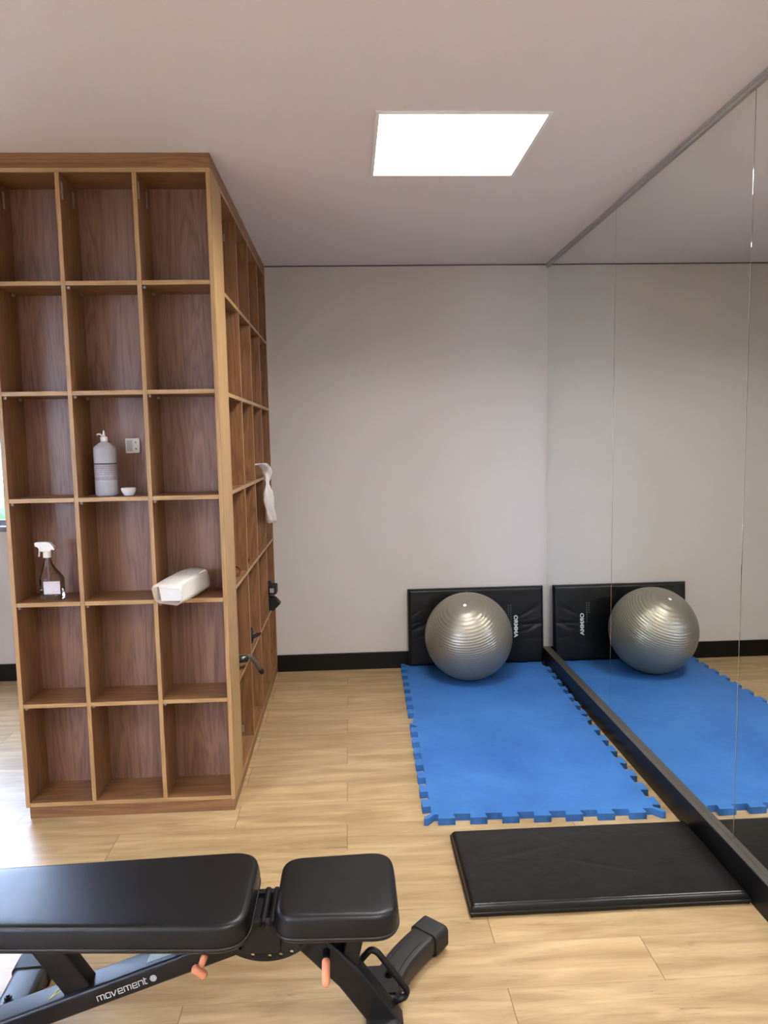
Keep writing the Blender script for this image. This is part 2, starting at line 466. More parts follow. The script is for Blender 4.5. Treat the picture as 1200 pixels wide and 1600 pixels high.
# ------------------------------------------------------------------ the room
T = .12
S('floor', B(WL-T, XM+T, YR-T, YB+T, -.1, 0), m_floor)
S('ceiling', B(WL-T, XM+T, YR-T, YB+T, H, H+.1), m_ceil)
WX0, WX1, WZ0, WZ1 = -3.35, -2.275, 1.055, 2.30          # back window opening
bm = bmesh.new()
box(bm, WX1, XM+T, YB, YB+T, 0, H); box(bm, WL-T, WX0, YB, YB+T, 0, H)
box(bm, WX0, WX1, YB, YB+T, 0, WZ0); box(bm, WX0, WX1, YB, YB+T, WZ1, H)
S('wall_back', bm, m_wall)
S('wall_right', B(XM+.006, XM+T, YR, YB, 0, H), m_wall)
S('wall_rear', B(WL-T, XM+T, YR-T, YR, 0, H), m_wall)
LY0, LY1, LZ0, LZ1 = -2.4, -.4, 1.0, 2.30                # left window opening
bm = bmesh.new()
box(bm, WL-T, WL, YR, LY0, 0, H); box(bm, WL-T, WL, LY1, YB, 0, H)
box(bm, WL-T, WL, LY0, LY1, 0, LZ0); box(bm, WL-T, WL, LY0, LY1, LZ1, H)
S('wall_left', bm, m_wall)
S('wall_column', B(XL+.018, -.775, 3.292, YB, 0, H), m_wall)

# baseboards
bm = bmesh.new(); box(bm, XS+.0005, XM-.0276, YB-.016, YB, 0, .1165, bev=.002); box(bm, WL, XL+.0175, YB-.016, YB, 0, .1165, bev=.002)
S('baseboard_back', bm, m_base)
S('baseboard_right', B(XM-.0276, XM+.004, YR, YB, 0, .1165, bev=.0015), m_base)
S('trim_1', B(XM-.024, XM, YR, YB-.016, .1166, .1185), m_ledge)
S('baseboard_left', B(WL, WL+.016, YR, YB, 0, .1165), m_base)
S('baseboard_rear', B(WL, XM-.03, YR, YR+.016, 0, .1165), m_base)
# aluminium channel along the mirror top, dark strip painted as the gap's shade above the back wall
bm = bmesh.new(); box(bm, XM-.012, XM+.004, 1.1, YB-.001, H-.012, H-.0005); box(bm, XM-.008, XM+.004, 1.1, YB-.001, H-.024, H-.012)
S('trim_2', bm, m_trim)
S('gap_shade_strip', B(WL, XM-.013, YB-.004, YB, H-.008, H-.0005), m_gap)

def window(name, axis, a0, a1, z0, z1, pos, n, inward):
    """aluminium window: frame, sill, mullions, panes.  axis x: lies in plane y=pos"""
    def bb(bm, p0, p1, q0, q1, zz0, zz1):
        if axis == 'x': return box(bm, p0, p1, min(q0, q1), max(q0, q1), zz0, zz1, bev=.002)
        return box(bm, min(q0, q1), max(q0, q1), p0, p1, zz0, zz1, bev=.002)
    d0, d1 = pos-inward*.05, pos-inward*.09
    bm = bmesh.new(); fw = .04
    bb(bm, a0, a1, d0, d1, z0, z0+fw); bb(bm, a0, a1, d0, d1, z1-fw, z1)
    for k in range(n+1):
        c = a0+(a1-a0-fw)*k/n; bb(bm, c, c+fw, d0, d1, z0+fw, z1-fw)
    root = S(name, bm, m_alu)
    s = bmesh.new(); bb(s, a0-.02, a1+.02, pos+inward*.015, pos-inward*.001, z0-.035, z0); obj('sill', s, m_alu, root)
    for k in range(n):
        c0 = a0+(a1-a0-fw)*k/n+fw; c1 = a0+(a1-a0-fw)*(k+1)/n
        g = bmesh.new(); q = (d0+d1)/2
        if axis == 'x': box(g, c0, c1, q-.003, q+.003, z0+fw, z1-fw)
        else: box(g, q-.003, q+.003, c0, c1, z0+fw, z1-fw)
        obj('pane', g, m_glass, root)
    return root
window('window_1', 'x', WX0, WX1, WZ0, WZ1, YB, 2, -1)
window('window_2', 'y', LY0, LY1, LZ0, LZ1, WL, 2, 1)

# daylight portals in the two window openings (guide the sky light only)
def portal(loc, rot, sx, sy):
    l = bpy.data.lights.new('portal', 'AREA'); l.shape = 'RECTANGLE'; l.size = sx; l.size_y = sy; l.cycles.is_portal = True
    o = bpy.data.objects.new('window_daylight', l); C.objects.link(o); o.location = loc; o.rotation_euler = rot
portal(((WX0+WX1)/2, YB+T+.02, (WZ0+WZ1)/2), (-PI/2, 0, 0), WX1-WX0, WZ1-WZ0)
portal((WL-T-.02, (LY0+LY1)/2, (LZ0+LZ1)/2), (0, -PI/2, 0), LZ1-LZ0, LY1-LY0)

# outdoors beyond the windows
lawn = plain('lawn_grass', (92, 104, 84), .9, noise=.3, scale=3)
bm = bmesh.new(); box(bm, -40, 30, YB+1.5, 60, -.4, -.3); box(bm, -40, WL-1.5, -30, YB+1.5, -.4, -.3)
S('ground', bm, lawn)
bm = bmesh.new()
o = thing('neighbouring_house', 'pale rendered house seen through the window left of the shelving', 'building', (-14, 26, -.3))
obj('wall', B(-22, -4, 24, 30, -.3, 3.0), plain('pale_render', (214, 220, 228), .9), o)
bm = bmesh.new(); sweep(bm, [(-22.5, 27, 3.0), (-3.5, 27, 3.0)], 0, prof=[(-3.6, 0), (3.6, 0), (0, 1.6)], up=(0, 0, 1)); obj('roof', bm, plain('roof_slate', (150, 158, 170), .8), o)
for k in range(4): obj('window', B(-20+k*4, -18.8+k*4, 23.95, 24.05, .8, 2.1), plain('dark_glass', (90, 110, 130), .1), o)
bm = bmesh.new()
for k in range(90):
    t = bmesh.new(); bmesh.ops.create_icosphere(t, subdivisions=2, radius=.35+.2*random.random())
    for v in t.verts: v.co *= 1+.18*(random.random()-.5)
    merge(bm, t, Matrix.Translation((-16+k*.14+random.random()*.2, 16+random.random()*.6, .1+random.random()*.35)))
tag(obj('hedge', bm, plain('hedge_leaves', (60, 105, 48), .8, noise=.3, scale=8), loc=(-9, 16, -.3)), 'low green hedge outside the window left of the shelving', 'hedge')

# mirror panels
S('trim_4', B(XM+.0052, XM+.006, 1.2, YB-.001, .12, H-.026), plain('mirror_backing', (52, 50, 48), .8))
mirs = [(3.6955, YB-.006, 'farthest floor-to-ceiling mirror panel, meeting the grey back wall'),
        (2.4430, 3.6920, 'middle floor-to-ceiling mirror panel, between the two vertical seams'),
        (1.1900, 2.4395, 'nearest floor-to-ceiling mirror panel, at the right edge of the photo')]
for y0, y1, lb in mirs:
    bm = B(XM, XM+.005, y0, y1, .119, H-.0255, bev=.0008)
    tag(obj('mirror_panel', bm, m_mirror, loc=(XM, (y0+y1)/2, .119)), lb, 'mirror', 'wall mirror panels')

# ------------------------------------------------------------------ ceiling light
def ceiling_lamp(x0, y0, label):
    t = thing('ceiling_light', label, 'ceiling light', (x0+.3, y0+.3, H), 'square ceiling lights')
    bm = bmesh.new(); w_ = .014
    for a in ((x0-w_, x0+.6+w_, y0-w_, y0), (x0-w_, x0+.6+w_, y0+.6, y0+.6+w_), (x0-w_, x0, y0, y0+.6), (x0+.6, x0+.6+w_, y0, y0+.6)):
        box(bm, *a, H-.009, H-.0005, bev=.001)
    obj('frame', bm, m_white, t)
    obj('diffuser', B(x0+.001, x0+.599, y0+.001, y0+.599, H-.006, H-.001), m_lamp, t)
    l = bpy.data.lights.new('panel_light', 'AREA'); l.shape = 'SQUARE'; l.size = .59; l.energy = LAMP_W; l.spread = math.radians(150); l.color = (.985, .98, .985)
    o = bpy.data.objects.new('panel_light', l); C.objects.link(o); o.location = (0, 0, -.008); o.parent = t
ceiling_lamp(.1374, 2.6827, 'square flat white ceiling light panel above the blue mats, switched on')
ceiling_lamp(.137, .15, 'square ceiling light panel overhead behind the photographer, nearest the mirrors')
ceiling_lamp(.137, -2.4, 'square ceiling light panel by the rear wall, mirror side')
ceiling_lamp(-2.4, .15, 'square ceiling light panel on the window side of the room, level with the bench')
ceiling_lamp(-2.4, -2.4, 'square ceiling light panel by the rear wall, window side')

# ------------------------------------------------------------------ shelving
TH = .018
ZL = [.061+.434*k for k in range(7)]            # board centre heights, bottom .. top
def W(n, bm, kind, parent):
    return obj(n, bm, {'z': [wood_z, edge_z], 'x': [wood_x, edge_x], 'y': [wood_y, edge_y], 'b': [wood_b, edge_z]}[kind], parent)

t = thing('cube_bookcase', 'tall walnut cube bookcase with three columns of open cells facing the camera', 'bookcase', ((XL+XS)/2, YS, 0))
YD = 3.249                                         # face of the back panel
W('side_panel', B(XS-TH, XS, YS, 3.274, .0505, ZL[6]+.009, bev=.0008, edge='-y +x'), 'z', t)
W('side_panel', B(XL, XL+TH, YS, 3.274, .0505, ZL[6]+.009, bev=.0008, edge='-y'), 'z', t)
DX = [-1.1205, -.8205]
for x in DX: W('divider', B(x-TH/2, x+TH/2, YS+.0004, YD, ZL[0]+.009, ZL[6]-.009, bev=.0008, edge='-y'), 'z', t)
XC = [(XL+TH, DX[0]-TH/2), (DX[0]+TH/2, DX[1]-TH/2), (DX[1]+TH/2, XS-TH)]
for k in range(1, 6):
    for a, b in XC: W('shelf', B(a, b, YS+.001, YD, ZL[k]-TH/2, ZL[k]+TH/2, bev=.0008, edge='-y'), 'x', t)
W('bottom_board', B(XL+TH, XS-TH, YS+.0004, YD, ZL[0]-.009, ZL[0]+.009, bev=.0008, edge='-y'), 'x', t)
W('top_board', B(XL+TH, XS-TH, YS+.0004, YD, ZL[6]-.009, ZL[6]+.009, bev=.0008, edge='-y'), 'x', t)
W('back_panel', B(XL+TH, XS-TH, YD, YD+.015, ZL[0]-.009, ZL[6]+.009), 'b', t)
W('fascia', B(XL, XS, YS, 3.274, ZL[6]+.0095, H-.001, bev=.0008), 'x', t)
W('plinth', B(XL+.014, XS-.003, YS+.004, 3.274, 0, .050, bev=.0008), 'x', t)
for k in range(1, 6):
    for a, b in XC:
        for (yy, side) in ((YS+.012, a), (YS+.15, a)):
            bm = B(side+.0005, side+.012, yy, yy+.012, ZL[k]-.021, ZL[k]-.0095, bev=.002); obj('shelf_clip', bm, m_clear, t)
for a, b in XC:
    for yy in (YS+.012, YS+.13): obj('fixing_plate', B(a+.0005, a+.004, yy, yy+.014, 2.56, 2.625, bev=.001), m_clear, t)

t = thing('side_bookcase', 'tall walnut cube bookcase with four narrow-looking columns facing the mirrors', 'bookcase', (XS-.12, (3.275+YB)/2, 0))
Y0 = 3.275; PY = (YB-.001-Y0-TH)/4
XB_ = XS-.235
W('side_panel', B(XB_, XS, Y0, Y0+TH, .0505, ZL[6]+.009, bev=.0008, edge='+x'), 'z', t)
W('side_panel', B(XB_, XS, YB-.001-TH, YB-.001, .0505, ZL[6]+.009, bev=.0008, edge='+x'), 'z', t)
ys = [Y0+TH]
for k in range(1, 4):
    y = Y0+k*PY; W('divider', B(XB_, XS-.0004, y, y+TH, ZL[0]+.009, ZL[6]-.009, bev=.0008, edge='+x'), 'z', t)
cells = [(Y0+TH if k == 0 else Y0+k*PY+TH, Y0+(k+1)*PY if k < 3 else YB-.001-TH) for k in range(4)]
for k in range(1, 6):
    for a, b in cells: W('shelf', B(XB_, XS-.001, a, b, ZL[k]-TH/2, ZL[k]+TH/2, bev=.0008, edge='+x'), 'y', t)
W('bottom_board', B(XB_, XS-.0004, Y0+TH, YB-.001-TH, ZL[0]-.009, ZL[0]+.009, bev=.0008, edge='+x'), 'y', t)
W('top_board', B(XB_, XS-.0004, Y0+TH, YB-.001-TH, ZL[6]-.009, ZL[6]+.009, bev=.0008, edge='+x'), 'y', t)
W('back_panel', B(XB_-.014, XB_, Y0, YB-.02, ZL[0]-.009, ZL[6]+.009), 'z', t)
W('fascia', B(XB_, XS, Y0, YB-.005, ZL[6]+.0095, H-.001, bev=.0008), 'y', t)
W('plinth', B(XB_, XS-.003, Y0, YB-.002, 0, .050, bev=.0008), 'y', t)
for (c, z) in ((0, ZL[6]-.11), (0, ZL[0]+.03), (3, ZL[0]+.13)):
    obj('fixing_plate', B(XS-.060, XS-.052, cells[c][1]-.004, cells[c][1]-.0005, z, z+.035, bev=.001), m_clear, t)

# ------------------------------------------------------------------ foam tiles
def edge_pts(L, per=.1325, dep=.034):
    """castellated edge along +u from 0 to L; v=0 is the tooth face, v=dep the notch floor"""
    pts = [(0.0, 0.0), (.016, 0.0), (.044, dep)]
    u = .057
    while u+.072 < L-.05:
        pts += [(u+.006, dep), (u, 0.0), (u+.072, 0.0), (u+.066, dep)]
        u += per
    pts += [(L-.044, dep), (L-.016, 0.0)]
    return pts

def mate_pts(L, per=.1325, dep=.034):
    """an edge that fits into edge_pts of the neighbour: mirrored pattern sits in its notches"""
    return edge_pts(L, per, dep)

def tile(label, x0, y0, L, Wd, ang, back_mate):
    front = edge_pts(Wd) ; side = edge_pts(L)
    out = []
    if back_mate:      # this tile lies in front: normal on all sides
        for u, v in front: out.append((u, v))
        for u, v in side: out.append((Wd-v, u))
        for u, v in front: out.append((Wd-u, L-v))
        for u, v in side: out.append((v, L-u))
    else:              # far tile: its front edge fills the notches of the near tile's back edge
        fr = [(Wd-u, -v+.0012) for u, v in front][::-1]
        out += fr
        for u, v in side[2:]: out.append((Wd-v, u))
        for u, v in front: out.append((Wd-u, L-v))
        for u, v in side[:-2]: out.append((v, L-u))
    o2 = []
    for p_ in out:
        if not o2 or (Vector(p_)-Vector(o2[-1])).length > .0008: o2.append(p_)
    if (Vector(o2[0])-Vector(o2[-1])).length < .0008: o2.pop()
    out = o2
    ca, sa = math.cos(ang), math.sin(ang)
    P = [(x0+x*ca-y*sa, y0+x*sa+y*ca) for x, y in out]
    th = .030
    bm = flat([P], th, Matrix.Translation((0, 0, th/2)))
    return tag(obj('foam_tile', bm, m_foam, loc=(x0+.5, y0+.5, 0)), label, 'exercise mat', 'blue interlocking foam tiles')
ANG = -math.radians(1.45)
tile('blue interlocking foam floor tile nearest the black exercise mat', .277, 2.853, 1.02, 1.003, ANG, True)
tile('blue interlocking foam floor tile under the silver ball, against the back wall', .277+1.02*math.sin(-ANG), 2.853+1.02*math.cos(ANG), 1.062, 1.003, ANG, False)

# ------------------------------------------------------------------ black mats
def puffy(name, label, u0, u1, v0, v1, th, to3, mat, loc, amp=.0, dents=()):
    """stuffed vinyl mat: grid top with soft rolled edges, seam band round its side"""
    bm = bmesh.new(); nu, nv = 96, 56; R_ = .018
    def prof(s, L):     # distance from the edge
        dd = min(s, L-s); return 1 if dd >= R_ else math.sqrt(max(0, 1-(1-dd/R_)**2))
    us = [0, .001, .003, .006, .010, .014, .018]+[.018+(u1-u0-.036)*k/(nu-1) for k in range(1, nu-1)]+[(u1-u0)-q for q in (.018, .014, .010, .006, .003, .001, 0)]
    vs_ = [0, .001, .003, .006, .010, .014, .018]+[.018+(v1-v0-.036)*k/(nv-1) for k in range(1, nv-1)]+[(v1-v0)-q for q in (.018, .014, .010, .006, .003, .001, 0)]
    top = []
    for i, u in enumerate(us):
        row = []
        for j, v in enumerate(vs_):
            k = prof(u, u1-u0)*prof(v, v1-v0)
            h = th*(.45+.55*k)
            cu_ = min(u, u1-u0-u); cv = min(v, v1-v0-v)
            h += amp*min(1, cu_/.1)*min(1, cv/.1)
            for (du, dv, ang, ln, wd, dp) in dents:
                a = (u-du)*math.cos(ang)+(v-dv)*math.sin(ang); b = -(u-du)*math.sin(ang)+(v-dv)*math.cos(ang)
                h -= dp*k*math.exp(-(a/ln)**2)*math.exp(-(b/wd)**2)
            row.append(bm.verts.new(to3(u0+u, v0+v, h)))
        top.append(row)
    NU, NV = len(us), len(vs_)
    for i in range(NU-1):
        for j in range(NV-1): bm.faces.new((top[i][j], top[i+1][j], top[i+1][j+1], top[i][j+1]))
    loop = [top[i][0] for i in range(NU)]+[top[NU-1][j] for j in range(1, NV)]+[top[i][NV-1] for i in range(NU-2, -1, -1)]+[top[0][j] for j in range(NV-2, 0, -1)]
    uvs = [(us[i], 0) for i in range(NU)]+[(us[-1], vs_[j]) for j in range(1, NV)]+[(us[i], vs_[-1]) for i in range(NU-2, -1, -1)]+[(0, vs_[j]) for j in range(NV-2, 0, -1)]
    prev = loop
    for out_, hh in ((.0035, .43), (.0035, .38), (0, .36), (-.001, .08), (-.006, 0)):
        ring = []
        for (u, v) in uvs:
            su = -1 if u <= .0005 else (1 if u >= us[-1]-.0005 else 0); sv = -1 if v <= .0005 else (1 if v >= vs_[-1]-.0005 else 0)
            ring.append(bm.verts.new(to3(u0+u+su*out_, v0+v+sv*out_, th*hh)))
        for k in range(len(loop)): bm.faces.new((prev[k], ring[k], ring[(k+1) % len(loop)], prev[(k+1) % len(loop)]))
        prev = ring
    bm.faces.new(prev)
    return autosmooth(obj(name, bm, mat, loc=loc), 60)

o = puffy('exercise_mat', '', .370, 1.322, 2.262, 2.742, .042, lambda u, v, h: (u, v, h), m_mat, (.85, 2.53, 0), .002,
          [(.25, .3, .3, .12, .012, .0012), (.5, .2, -.4, .15, .01, .001), (.3, .25, 1.0, .08, .01, .001)])
tag(o, 'black vinyl exercise mat lying on the floor in front of the blue tiles', 'exercise mat')
pa = math.radians(3.5)                            # the upright one leans on the wall
def lean(u, v, h):
    # v runs up, h thickness towards the camera
    return (u, 4.905 - h*math.cos(pa) + v*math.sin(pa), .0312 + v*math.cos(pa)+h*math.sin(pa))
dn = [(.80+.14*random.random(), .10+.30*random.random(), (random.random()-.5)*1.2+ (0.5), .05+.04*random.random(), .006+.004*random.random(), .0035) for _ in range(9)]
dn += [(.03+.08*random.random(), .15+.25*random.random(), .5+(random.random()-.5)*.5, .05, .007, .004) for _ in range(6)]
panel = puffy('leaning_exercise_mat', '', .386, 1.318, 0, .525, .045, lean, m_panel, (.85, 4.88, .0312), .002, dn)
tag(panel, 'black vinyl exercise mat with white lettering, standing upright against the back wall', 'exercise mat')
def on_panel(u, v, h=.0475):
    p = lean(u, v, h); return Vector(p)
# lettering on the upright mat, reading downwards
ex = (on_panel(1, 0)-on_panel(1, .1)).normalized(); ey = Vector((1, 0, 0)); ez = ex.cross(ey)
def panel_mat(u, v):
    m_ = Matrix((ex, ey, ez)).transposed().to_4x4(); m_.translation = on_panel(u, v); return m_
obj('lettering', text('ORMMA', .036, panel_mat(1.112, .332), .0008, 1.16, .0012), m_print, panel)
bm = bmesh.new()
for ru, n_, off in ((1.090, 9, 0), (1.074, 5, .0)):
    for k in range(n_):
        v = .405-k*.016
        merge(bm, ribbon([[(0, 0), (.010, 0)], [(.003, -.003), (.003, .004)]], .0022, .0008, panel_mat(ru, v)))
obj('small_print', bm, m_printdim, panel)

# ------------------------------------------------------------------ exercise ball
bc = Vector((.748, 4.585, .0302+.281))
bm = bmesh.new(); bmesh.ops.create_uvsphere(bm, u_segments=96, v_segments=64, radius=.281)
for v in bm.verts:                                   # slight sag under its own weight
    pass
me = bpy.data.meshes.new('exercise_ball'); bm.to_mesh(me); bm.free(); me.materials.append(m_ball)
for p in me.polygons: p.use_smooth = True
ball = bpy.data.objects.new('exercise_ball', me); C.objects.link(ball); ball.location = bc
ax = (Vector((.699, 4.43, .566))-bc).normalized()
ball.rotation_mode = 'QUATERNION'; ball.rotation_quaternion = ax.to_track_quat('Z', 'Y')
tag(ball, 'large silver-grey ribbed exercise ball on the blue mat by the mirror', 'exercise ball')
bm = bmesh.new(); lathe(bm, [(.011, 0), (.011, .0015), (.005, .003), (.001, .003)], (0, 0, .2798), 20)
v_ = bpy.data.meshes.new('valve_plug'); bmesh.ops.recalc_face_normals(bm, faces=bm.faces); bm.to_mesh(v_); bm.free(); v_.materials.append(m_white)
vo = bpy.data.objects.new('valve_plug', v_); C.objects.link(vo); vo.parent = ball

# ------------------------------------------------------------------ bench
BY = 1.81                                            # centre line of the bench
bench = thing('weight_bench', 'adjustable black weight bench with two vinyl pads in the foreground', 'bench', (-.40, BY, 0))
def pad(name, outline, z0, z1, rad):
    ol = rounded(outline, rad, 10)
    th = z1-z0
    pr = [(.012, z0), (.004, z0+.001), (.0, z0+.006), (.0, z0+.010), (.003, z0+.012), (.0, z0+.014)]
    pr += [(0, z0+.016), (-.0015, z0+th*.45), (0.001, z0+th*.70), (.003, z0+th*.80)]
    for k in range(1, 7):
        a = PI/2*k/6; pr.append((.003+.018*(1-math.cos(a)), z0+th*.80+th*.18*math.sin(a)))
    o = obj(name, slab(ol, pr, fan=True), m_pad, bench, smooth=True)
    # piping between top cover and side
    sub = bmesh.new(); ring = inset(ol, -.0003); pts = [(x, y, z0+.013) for x, y in ring]
    k = len(pts); seg = 6; vr = []
    for i in range(k):
        tg = (Vector(pts[(i+1) % k])-Vector(pts[i-1])).normalized(); nn = Vector((tg.y, -tg.x, 0))
        vr.append([sub.verts.new(Vector(pts[i])+nn*.0028*math.cos(2*PI*j/seg)+Vector((0, 0, .0028*math.sin(2*PI*j/seg)))) for j in range(seg)])
    for i in range(k):
        for j in range(seg): sub.faces.new((vr[i][j], vr[(i+1) % k][j], vr[(i+1) % k][(j+1) % seg], vr[i][(j+1) % seg]))
    obj('piping', sub, m_piping, o, smooth=True)
    return o
bp = pad('backrest', [(-1.12, 1.695), (-.268, 1.632), (-.268, 1.972), (-1.12, 1.94)], .378, .447, [.05, .085, .085, .05])
sp_ = pad('seat', [(-.208, 1.662), (.098, 1.648), (.098, 1.94), (-.208, 1.928)], .378, .447, [.06, .07, .07, .06])
obj('backrest_board', B(-1.08, -.30, 1.72, 1.90, .366, .3775, bev=.003), m_frame, bench)
obj('seat_board', B(-.17, .06, 1.70, 1.90, .366, .3775, bev=.003), m_frame, bench)
obj('backrest_rail', B(-.95, -.30, 1.785, 1.835, .335, .3655, bev=.004), m_frame, bench)
bm = bmesh.new(); pr = rprof(.08, .055, .009)
sweep(bm, arcpath([(-.985, BY, .076), (-.275, BY, .3165), (-.14, BY, .318)], .05), 0, prof=pr, up=(0, 0, 1))
beam = autosmooth(obj('main_beam', bm, m_frame, bench))
bm = bmesh.new(); pr = rprof(.06, .070, .008)
sweep(bm, [(-.165, BY-.005, .335), (-.03, BY-.005, .178+.012), (.082, BY-.005, .030)], 0, prof=pr, up=(0.77, 0, .63))
leg = autosmooth(obj('front_leg', bm, m_frame, bench))
bm = bmesh.new(); sweep(bm, [(.006, BY, .372), (-.034, BY, .20)], 0, prof=rprof(.05, .045, .006), up=(1, 0, 0))
autosmooth(obj('seat_post', bm, m_frame, bench))
bm = bmesh.new(); sweep(bm, [(-.715, BY, .165), (-.842, BY, .366)], 0, prof=rprof(.05, .07, .007), up=(1, 0, 0))
autosmooth(obj('backrest_strut', bm, m_frame, bench))
# seat bracket under the seat pad
bm = flat([[(-.115, .368), (.03, .368), (-.01, .30), (-.05, .30)]], .05, Matrix.Translation((0, BY, 0)) @ Matrix.Rotation(PI/2, 4, 'X'))
obj('seat_bracket', bm, m_frame, bench)
# feet
def foot(name, path, w_, h_, zc, ends):
    bm = bmesh.new(); sweep(bm, [(x, y, zc) for x, y in path], 0, prof=rprof(w_, h_, .018, 5), up=(0, 0, 1))
    fo = autosmooth(obj(name, bm, m_foot, bench))
    for s in ends:
        a, b = (path[0], path[1]) if s < 0 else (path[-1], path[-2])
        dv = (Vector(a)-Vector(b)).normalized(); p0 = Vector(a)-dv*.002; p1 = p0+dv*.062
        c = bmesh.new(); sweep(c, [(p0.x, p0.y, zc), (p1.x, p1.y, zc)], 0, prof=rprof(w_+.010, h_+.008, .016, 5), up=(0, 0, 1))
        autosmooth(obj('end_cap', c, m_rubber, fo))
    # ridges moulded in the top
    return fo
yy = [1.51+.60*k/24 for k in range(25)]
def fx(y): return .055+1.6*(y-1.81)**2
ff = foot('front_foot', [(fx(y), y) for y in yy], .088, .062, .041, (-1, 1))
for s in (-1, 1):
    bm = bmesh.new()
    for e in (-.022, .022):
        pts = []
        for k in range(13):
            y = 1.81+s*(.13+.14*k/12); tx = 3.2*(y-1.81); n_ = Vector((1, -tx)).normalized()
            pts.append((fx(y)+n_.x*e, y+n_.y*e, .0722))
        sweep(bm, pts, .0018, 6)
    obj('moulded_rib', bm, m_foot, ff)
    pts = [Vector((fx(1.81+s*.115)+q, 1.81+s*.115-s*.37*q, 0)) for q in (-.044, .046)]
    bm = bmesh.new(); cyl(bm, (pts[0].x, pts[0].y, .0722), (pts[1].x, pts[1].y, .0722), .002); obj('cover_seam', bm, m_rubber, ff)
rf = foot('rear_foot', [(-.955, 1.56), (-.955, 1.81), (-.958, 1.95), (-.963, 2.04)], .095, .062, .041, (-1, 1))
obj('foot_plate', B(.018, .098, 1.86, 1.965, .0725, .079, bev=.002), m_frame, bench)
def bolt(x, y, z, axis=(0, 0, 1), s=1):
    a = Vector(axis).normalized(); p = Vector((x, y, z)); bm = bmesh.new()
    sweep(bm, [p, p+a*.003*s], .013*s, 20); sweep(bm, [p+a*.003*s, p+a*.012*s], .0095*s, 6); sweep(bm, [p+a*.012*s, p+a*.018*s], .005*s, 12)
    obj('bolt', bm, m_bolt, bench)
bolt(.080, 1.925, .079); bolt(.100, 1.885, .05, (1, .1, 0), 1.1); bolt(-.970, 1.915, .072); bolt(.080, 1.69, .072)
# loop of round bar on the leg
bm = bmesh.new()
sweep(bm, arcpath([(-.014, 1.834, .180), (.028, 1.838, .224), (.046, 1.838, .216), (.126, 1.838, .100), (.120, 1.836, .082), (.086, 1.830, .074)], .02, 5), .0085, 12)
obj('guard_loop', bm, m_frame, bench, smooth=True)
# hinge between the pads
bm = bmesh.new(); box(bm, -.285, -.248, 1.755, 1.87, .352, .372, bev=.003); box(bm, -.29, -.20, 1.74, 1.758, .30, .385, bev=.003); box(bm, -.29, -.20, 1.862, 1.88, .30, .385, bev=.003)
hin = obj('hinge_bracket', bm, m_frame, bench)
for x in (-.243, -.220):
    bm = bmesh.new(); cyl(bm, (x, 1.738, .378), (x, 1.882, .378), .0095); obj('hinge_tube', bm, m_frame, hin, smooth=False)
    bm = bmesh.new(); sweep(bm, [(x, 1.728, .376), (x, 1.738, .376)], .006, 12); obj('hinge_bolt', bm, m_bolt, hin)
# perforated adjustment plate
cx, cz, RR = -.236, .420, .156
arc = [(cx+RR*math.sin(math.radians(a)), cz-RR*math.cos(math.radians(a))) for a in range(-50, 51, 4)]
outl = arc+[(cx+.10, .335), (cx-.10, .335)]
hl = [circ(x, z, .0052, 14)[::-1] for x, z in ((-.274, .283), (-.231, .2785), (-.203, .2805), (-.175, .2865), (-.305, .305), (-.150, .305))]
def inarc(p): return math.hypot(p[0]-cx, p[1]-cz)
bm = flat([outl]+hl, .006, Matrix.Translation((0, 1.762, 0)) @ Matrix.Rotation(PI/2, 4, 'X'))
obj('adjustment_plate', bm, m_frame, bench)
# pull pins
pin = bmesh.new(); sweep(pin, [(-.392, 1.775, .300), (-.398, 1.735, .292)], .008, 12); pn = obj('pull_pin', pin, m_bolt, bench)
bm = bmesh.new()
for a_, b_, rr in (((-.390, 1.742, .304), (-.402, 1.722, .278), .0085), ((-.417, 1.718, .290), (-.385, 1.718, .264), .0105)):
    a_, b_ = Vector(a_), Vector(b_); dv = (b_-a_)
    sweep(bm, [a_, a_+dv*.06, a_+dv*.14, b_-dv*.14, b_-dv*.06, b_], [rr*.45, rr*.85, rr, rr, rr*.85, rr*.45], 18)
tag(obj('pin_grip', bm, m_orange, pn, smooth=True), 'orange grip')
pin = bmesh.new(); sweep(pin, [(-.087, 1.78, .272), (-.087, 1.745, .272)], .010, 12); pn = obj('pull_pin', pin, m_bolt, bench)
bm = bmesh.new(); a_, b_ = Vector((-.087, 1.748, .275)), Vector((-.088, 1.712, .222)); dv = b_-a_
sweep(bm, [a_, a_+dv*.06, a_+dv*.14, b_-dv*.14, b_-dv*.06, b_], [.005, .009, .0105, .0105, .0085, .004], 18)
tag(obj('pin_grip', bm, m_orange, pn, smooth=True), 'orange grip')
# stickers on the beam
ba = math.atan2(.3165-.076, .71)
def beam_top(x, y, h=.0282):
    t_ = (x+.985)/.71; return Vector((x, y, .076+(.3165-.076)*t_))+Vector((-math.sin(ba), 0, math.cos(ba)))*h
MB = Matrix((Vector((math.cos(ba), 0, math.sin(ba))), Vector((0, 1, 0)), Vector((-math.sin(ba), 0, math.cos(ba))))).transposed().to_4x4()
def at(p): q = MB.copy(); q.translation = p; return q
obj('rating_label', flat([[(-.04, -.02), (.06, -.02), (.06, .03), (-.04, .03)]], .0006, at(beam_top(-.505, BY))), m_silver, beam)
obj('warning_label', flat([rounded([(-.025, -.022), (.012, .004), (.018, .022), (-.006, .018)], .003, 3), [(-.014, -.008), (.006, .005), (.010, .015), (-.003, .012)][::-1]], .0006, at(beam_top(-.775, BY-.002))), m_yellow, beam)
